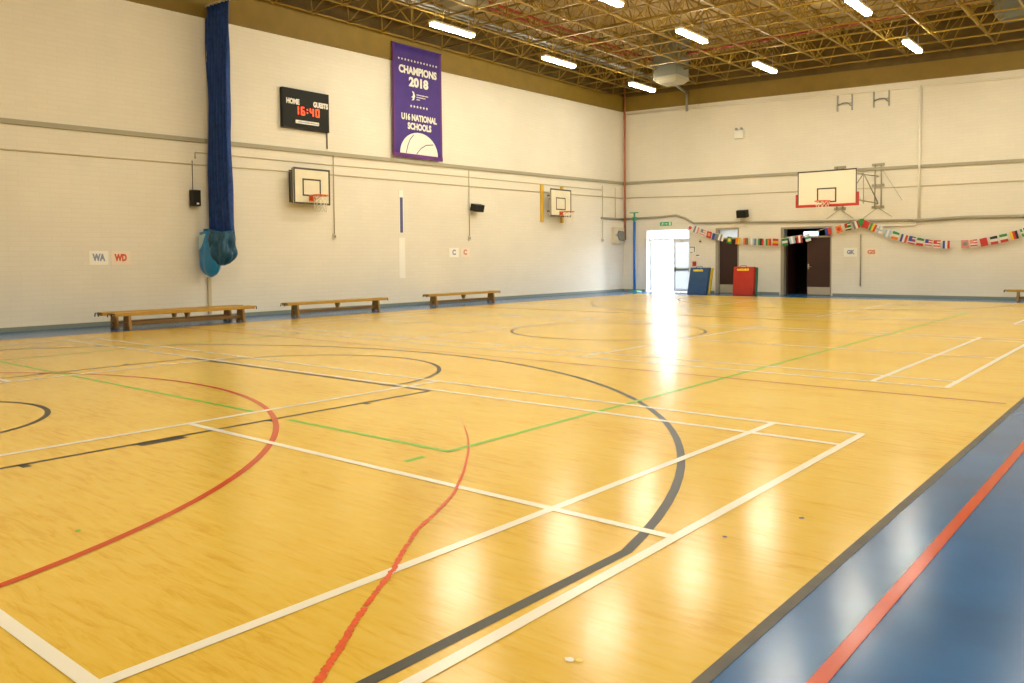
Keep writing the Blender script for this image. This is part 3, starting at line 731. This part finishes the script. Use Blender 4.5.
part(t, 'cross_brace', M['hoop_s'], B().tube([(-.62, -1.6, 4.0), (.62, -1.6, 4.0)], .02, 6).tube([(-.62, y0 + .1, 3.4), (.62, y0 + .1, 3.4)], .02, 6))

# ------------------------------------------------------------------ back wall fittings
def bw_tube(ptss, r, label, name='conduit', m='pipe', cat='conduit'):
    return tag_tube(name, m, [[(p[0], WY - r - .003 - (p[2] if len(p) > 2 else 0), p[1]) for p in ps] for ps in ptss], r, label, cat, None, 8)
tag_tube('corner_pipe', 'pipe_corner', [[(WX + .16, WY - .125, 8.6), (WX + .16, WY - .125, 2.1)]], .042, 'faded red vertical pipe in the far corner of the hall', 'pipe')
bw_tube([[(WX + .1, 2.96), (-16.34, 2.98), (-15.6, 3.02), (-15.2, 2.88), (-14.86, 2.69), (-12.2, 2.64), (-7.02, 2.52)]], .04, 'grey trunking stepping down along the back wall above the doors', 'wall_trunking', 'rail', 'trunking')
bw_tube([[(-7.0, 2.50), (-5.5, 2.56), (-3.9, 2.53), (RX, 2.53)]], .05, 'thick grey rail on the right part of the back wall', 'wall_trunking', 'rail', 'trunking')
bw_tube([[(WX + .1, 3.82), (-14.6, 3.72), (-11, 3.68), (-6.83, 3.62), (RX, 3.58)]], .014, 'thin conduit across the back wall behind the large hoop')
bw_tube([[(WX + .1, 7.20), (-11.9, 6.98), (-6.9, 6.81), (RX, 6.52)]], .026, 'thin pale pipe along the top of the back wall', 'conduit', 'pipe_w')
bw_tube([[(-6.84, 6.85), (-6.84, 2.5)]], .042, 'thick white vertical pipe right of the large hoop', 'wall_pipe', 'pipe_w', 'pipe')
bw_tube([[(-8.65, 2.1), (-8.65, .35)]], .022, 'dark vertical rod between the GK and GS cards', 'wall_rod', 'rail', 'rod')
bw_tube([[(-8.0, 2.36), (-6.95, 2.36), (-6.95, 2.5)]], .03, 'short pale pipe elbow by the foot of the white vertical pipe', 'wall_pipe', 'pipe_w', 'pipe')
bw_tube([[(-14.65, 7.27), (-14.65, 7.14)]], .01, 'thin cord hanging below the fascia on back wall', 'hanging_cord', 'pipe', 'cord')
def hbr(x, label):
    t = thing('wall_bracket', label, 'bracket', on_back(x, 6.32)); b = B()
    for s in (-.24, .24): b.box(s - .02, s + .02, -.05, 0, 0, .54)
    b.box(-.24, .24, -.05, -.015, .22, .26); part(t, 'frame', M['grey'], b)
    part(t, 'cable_loop', M['dark'], B().tube([(-.22, -.06, .2), (-.05, -.06, .27), (.1, -.06, .26), (.22, -.06, .14)], .014, 6))
hbr(-9.21, 'left H-shaped grey bracket high on the back wall'); hbr(-8.03, 'right H-shaped grey bracket high on the back wall')
t = thing('emergency_light', 'small white twin-head emergency light box high on back wall', 'light', on_back(-13.0, 5.9))
part(t, 'case', M['white'], B().box(-.18, .18, -.1, 0, -.15, .15, .015))
for s in (-.1, .1):
    b = B().tube([(s, -.05, .15), (s, -.05, .19)], .02, 8); b.tube([(s, -.02, .215), (s, -.11, .205)], [.03, .05], 10); part(t, 'lamp_head', M['grey'], b)
t = thing('exit_sign', 'green exit sign above the bright open doorway', 'sign', on_back(-16.08, 2.70))
part(t, 'plate', M['sign_g'], B().box(-.26, .26, -.012, 0, -.075, .075)); b = B()
b.prism([(.02, .03), (.10, .0), (.02, -.03)], 1, -.016, -.012); b.box(-.06, .02, -.016, -.012, -.012, .012); b.box(.14, .22, -.016, -.012, -.06, .06)
b.tube([(-.13, -.014, .04), (-.15, -.014, 0), (-.11, -.014, -.05)], .012, 4); b.tube([(-.15, -.014, 0), (-.19, -.014, -.05)], .012, 4); b.tube([(-.18, -.014, .03), (-.09, -.014, .01)], .01, 4); b.ball((-.12, -.014, .052), .014, 6)
part(t, 'pictogram', M['white'], b, 'white running figure and arrow')
def notice(x, z, w, h, label, m='paper', mark='dark', kind='frame'):
    t = thing('wall_notice', label, 'notice', on_back(x, z))
    part(t, 'sheet', M[m], B().box(-w / 2, w / 2, -.008, 0, -h / 2, h / 2))
    b = B()
    if kind == 'frame':
        b.box(-w * .42, w * .42, -.011, -.008, h * .30, h * .42); b.box(w * .3, w * .42, -.011, -.008, -h * .3, h * .3); b.box(-w * .42, w * .1, -.011, -.008, -h * .42, -h * .34)
    else:
        b.box(-w * .36, w * .36, -.011, -.008, -h * .05, h * .3)
    part(t, 'printing', M[mark], b)
notice(-14.93, 1.66, .26, .28, 'pale notice with dark frame beside the exit doorway, topmost')
notice(-14.70, 1.43, .2, .12, 'small notice with a dark bar right of the fire call point', 'paper', 'dark', 'bar')
t = thing('fire_call_point', 'red fire call point beside the exit doorway above blue mat', 'alarm', on_back(-14.83, 1.15))
part(t, 'case', M['pad_r'], B().box(-.07, .07, -.06, 0, -.12, .06, .008)); part(t, 'label_plate', M['paper_r'], B().box(-.1, .1, -.008, 0, .09, .26)); part(t, 'button', M['dark'], B().box(-.035, .035, -.066, -.06, -.05, .02))
t = thing('door_sensor', 'small beige sensor between exit doorway and dark door', 'sensor', on_back(-14.55, 2.0)); part(t, 'case', M['elec'], B().box(-.07, .05, -.06, 0, -.07, .07, .02)); part(t, 'lens', M['dark'], B().box(-.05, .03, -.066, -.06, -.05, 0))
# badminton post in the corner
t = thing('net_post', 'blue padded post with green head standing in the far corner', 'post', (-17.25, WY - .45, 0))
b = B().box(-.16, .24, -.2, .15, 0, .05, .015); part(t, 'base', M['post_g'], b)
part(t, 'pad', M['post_b'], B().tube([(0, 0, .05), (0, 0, 2.82)], .055, 14), 'blue padding')
b = B().tube([(0, 0, 2.82), (0, 0, 3.18)], .04, 10); b.box(-.07, .09, -.05, .05, 2.85, 3.0, .01); b.box(-.22, .18, -.02, .02, 3.15, 3.19, .01); part(t, 'head', M['post_g'], b, 'green post head')
# folded mats
def gym_mat(x, wd, h, mf, mb, label, skew, side, yb=1.2):
    t = thing('gym_mat', label, 'mat', (x, WY - yb, 0))
    def slab(ya, yb_, h0=.0, dx=0., e=0.):
        b = B(); b.box(0, wd, ya, yb_, 0, h - e, .025)
        for v in b.bm.verts: v.co.x += skew * v.co.z / h + dx; v.co.y += .06 * v.co.z / h
        return b
    f = part(t, 'front_panel', M[mf], slab(-.22, -.02)); part(t, 'back_panel', M[mb], slab(0, .13, dx=side, e=.02))
    b = B(); random.seed(7); xx = .14 + skew * .93
    x1 = wd * .7 + skew * .93
    while xx < x1:
        w = random.uniform(.03, .06); b.box(xx, xx + w, -.228 + .056, -.21 + .056, h - .135, h - .135 + random.uniform(.06, .085)); xx += w + .01
    b.box(.14 + skew * .93, x1, -.225 + .056, -.21 + .056, h - .14, h - .115); part(f, 'print', M['print_y'], b, 'yellow lettering')
    b = B().tube([(wd * .3 + skew, -.16, h - .0), (wd * .35 + skew, -.1, h + .04), (wd * .6 + skew, -.1, h + .04), (wd * .65 + skew, -.16, h)], .012, 6); part(t, 'handle', M[mf], b)
gym_mat(-14.43, .75, .99, 'mat_b', 'mat_y', 'blue folded gym mat with yellow back standing left of dark door', .12, .04)
gym_mat(-12.63, .76, 1.02, 'mat_r', 'mat_g', 'red folded gym mat with green back standing in front of dark door', .02, .03)

# ------------------------------------------------------------------ benches
def make_bench(L):
    t = thing('gym_bench', '', 'bench')
    k = L / 2
    part(t, 'seat', M['bench'], B().box(-.125, .125, -k, k, .275, .345, .008))
    part(t, 'rail', M['bench_r'], B().box(-.03, .03, -k + .25, k - .25, .07, .14, .005))
    for s in (-1, 1):
        y = s * (k - .30)
        b = B().prism([(-.11, .30), (.11, .30), (.15, .0), (.06, .0), (.04, .04), (-.04, .04), (-.06, .0), (-.15, .0)], 1, y - .025, y + .025)
        o = part(t, 'leg', M['bench_d'], b)
    b = B().prism([(-.10, .30), (.10, .30), (.035, .15), (-.035, .15)], 1, -.025, .025); part(t, 'middle_bracket', M['bench_d'], b)
    for s in (-1, 1):
        for x in (-.08, .08): part(t, 'hook', M['dark'], B().tube([(x, s * (k - .01), .325), (x, s * (k + .05), .33), (x, s * (k + .06), .26)], .012, 6), 'dark metal hook')
    return t
BG = 'gym benches along the walls'
bn = make_bench(3.2)
def setb(o, x, y, rz, lab): o.location = (x, y, 0); o.rotation_euler = (0, 0, rz); tag(o, lab, 'bench', BG)
setb(bn, -16.72, 9.19, 0, 'wooden gym bench under the blue curtain, front one of the pair')
setb(copy_tree(bn), -17.22, 9.16, 0, 'wooden gym bench under the blue curtain, rear one of the pair')
setb(copy_tree(bn), -17.0, 13.47, 0, 'wooden gym bench by the left wall under the near small hoop')
setb(copy_tree(bn), -17.35, 18.62, 0, 'wooden gym bench on left wall under the tilted loudspeaker')
setb(copy_tree(bn), -2.62, 28.2, PI / 2, 'wooden gym bench cut by the right edge at the back wall')

# ------------------------------------------------------------------ bunting
FW, FH = .205, .25
PAL = dict(r=(.55, .04, .03), w=(.80, .78, .72), b=(.03, .07, .30), k=(.02, .02, .02), g=(.03, .25, .06), y=(.80, .55, .03), o=(.75, .22, .03), s=(.35, .50, .70), t=(.04, .33, .33), p=(.70, .28, .22), n=(.20, .22, .26))
FM = {k: mat('flag ' + k, v, .7) for k, v in PAL.items()}
def flag_mesh(spec):
    kind, cols = spec; keys = sorted(set(cols)); idx = {c: i for i, c in enumerate(keys)}; b = B()
    w, h = FW, FH
    def q(x0, x1, z0, z1, c, y=0.): b.box(x0 - w / 2, x1 - w / 2, y - .002, y + .002, z0 - h, z1 - h, 0, idx[c])
    if kind == 'v':
        for i, c in enumerate(cols): q(w * i / len(cols), w * (i + 1) / len(cols), 0, h, c)
    elif kind == 'h':
        n = len(cols)
        for i, c in enumerate(cols): q(0, w, h * (n - 1 - i) / n, h * (n - i) / n, c)
    elif kind == 'dot':
        q(0, w, 0, h, cols[0])
        b.prism([(.065 * math.cos(a * PI / 8), -h / 2 + .065 * math.sin(a * PI / 8)) for a in range(16)], 1, -.004, .004, idx[cols[1]])
    elif kind == 'cross':
        q(0, w, 0, h, cols[0]); q(w * .28, w * .46, 0, h, cols[1], -.003); q(0, w, h * .4, h * .6, cols[1], -.003)
    elif kind == 'canton':
        n = 6
        for i in range(n): q(0, w, h * i / n, h * (i + 1) / n, cols[1 + i % (len(cols) - 1)])
        q(0, w * .48, h * .5, h, cols[0], -.003)
    return b, [FM[k] for k in keys]
FLAGS = [(-14.9, 2.5, ('dot', 'wr')), (-14.63, 2.42, ('v', 'nwp')), (-14.36, 2.29, ('canton', 'nwp')), (-14.12, 2.22, ('dot', 'rp')), (-13.88, 2.13, ('v', 'bn')), (-13.62, 2.1, ('v', 'wnw')), (-13.3, 2.0, ('dot', 'gy')),
         (-12.97, 1.96, ('v', 'oy')), (-12.68, 1.94, ('v', 'org')), (-12.38, 1.92, ('v', 'wsn')), (-12.1, 1.91, ('v', 'gkr')), (-11.82, 1.9, ('v', 'gor')), (-11.55, 1.89, ('h', 'ryr')), (-11.23, 1.89, ('h', 'gwg')),
         (-10.98, 1.95, ('v', 'sws')), (-10.70, 1.98, ('v', 'rwr')), (-10.42, 2.02, ('h', 'wtw')), (-9.72, 2.23, ('v', 'br')), (-9.36, 2.29, ('dot', 'or')), (-9.06, 2.37, ('canton', 'rkwg')), (-8.80, 2.42, ('v', 'nwr')),
         (-8.60, 2.5, ('v', 'gg')), (-8.40, 2.42, ('dot', 'rr')), (-8.17, 2.31, ('v', 'gyr')), (-7.96, 2.22, ('cross', 'ws')), (-7.72, 2.10, ('v', 'sws')), (-7.48, 2.03, ('h', 'gwo')), (-7.22, 1.93, ('v', 'bwr')),
         (-6.98, 1.87, ('canton', 'brwb')), (-6.74, 1.81, ('h', 'gwr')), (-6.50, 1.76, ('canton', 'bwr')), (-6.26, 1.73, ('canton', 'rwr')), (-6.0, 1.71, ('v', 'bwr')), (-5.48, 1.72, ('dot', 'pn')), (-5.24, 1.73, ('canton', 'pwr')),
         (-4.98, 1.77, ('v', 'rr')), (-4.70, 1.82, ('h', 'kwr')), (-4.45, 1.88, ('h', 'gwr')), (-4.18, 1.96, ('v', 'yrk')), (-3.92, 2.05, ('cross', 'gw')), (-3.62, 2.16, ('h', 'wtb')), (-3.3, 2.28, ('v', 'gwr'))]
t = thing('flag_bunting', 'long string of small national flags draped across the back wall', 'bunting', (0, WY - .16, 0))
top = [(x, z + FH / 2 + .0) for x, z, _ in FLAGS]
part(t, 'string', M['cord'], B().tube([(-15.1, 0, 2.72)] + [(x, 0, z) for x, z in top] + [(-2.9, 0, 2.52)], .008, 5))
random.seed(11)
for i, (x, z, spec) in enumerate(FLAGS):
    b, ms = flag_mesh(spec); o = b.build('flag', ms, t)
    a = top[max(0, i - 1)]; c = top[min(len(top) - 1, i + 1)]
    ang = -math.atan2(c[1] - a[1], c[0] - a[0])
    o.location = (x, -.006, z + FH / 2); o.rotation_euler = (random.uniform(.0, .10), ang + random.uniform(-.06, .06), random.uniform(-.18, .18))

# ------------------------------------------------------------------ sky, camera, view
wd = bpy.data.worlds.new('sky'); bpy.context.scene.world = wd; wd.use_nodes = True
nt = wd.node_tree; bg = nt.nodes['Background']
bg.inputs['Color'].default_value = (.86, .93, 1.0, 1); bg.inputs['Strength'].default_value = 17.0

F, yaw, pitch, roll, cy, H = 821.484, .690939, .0389552, -.0078706, 290.31, 1.385
f = Vector((-math.sin(yaw) * math.cos(pitch), math.cos(yaw) * math.cos(pitch), -math.sin(pitch)))
r = Vector((math.cos(yaw), math.sin(yaw), 0)); u = r.cross(f)
r2 = math.cos(roll) * r + math.sin(roll) * u; u2 = -math.sin(roll) * r + math.cos(roll) * u
cam = bpy.data.cameras.new('camera'); co = bpy.data.objects.new('camera', cam); C.objects.link(co)
co.matrix_world = Matrix(((r2.x, u2.x, -f.x, 0), (r2.y, u2.y, -f.y, 0), (r2.z, u2.z, -f.z, H), (0, 0, 0, 1)))
cam.sensor_width = 36; cam.sensor_fit = 'HORIZONTAL'; cam.lens = F * 36 / 1024; cam.shift_x = 0; cam.shift_y = (cy - 341.5) / 1024
cam.clip_start = .05; cam.clip_end = 200
S = bpy.context.scene; S.camera = co
S.view_settings.view_transform = 'Standard'; S.view_settings.look = 'None'; S.view_settings.gamma = 1; S.view_settings.use_curve_mapping = False
S.view_settings.exposure = 0.3
try:
    S.cycles.use_denoising = True; S.cycles.max_bounces = 10; S.cycles.diffuse_bounces = 6; S.cycles.sample_clamp_indirect = 4
except Exception: pass
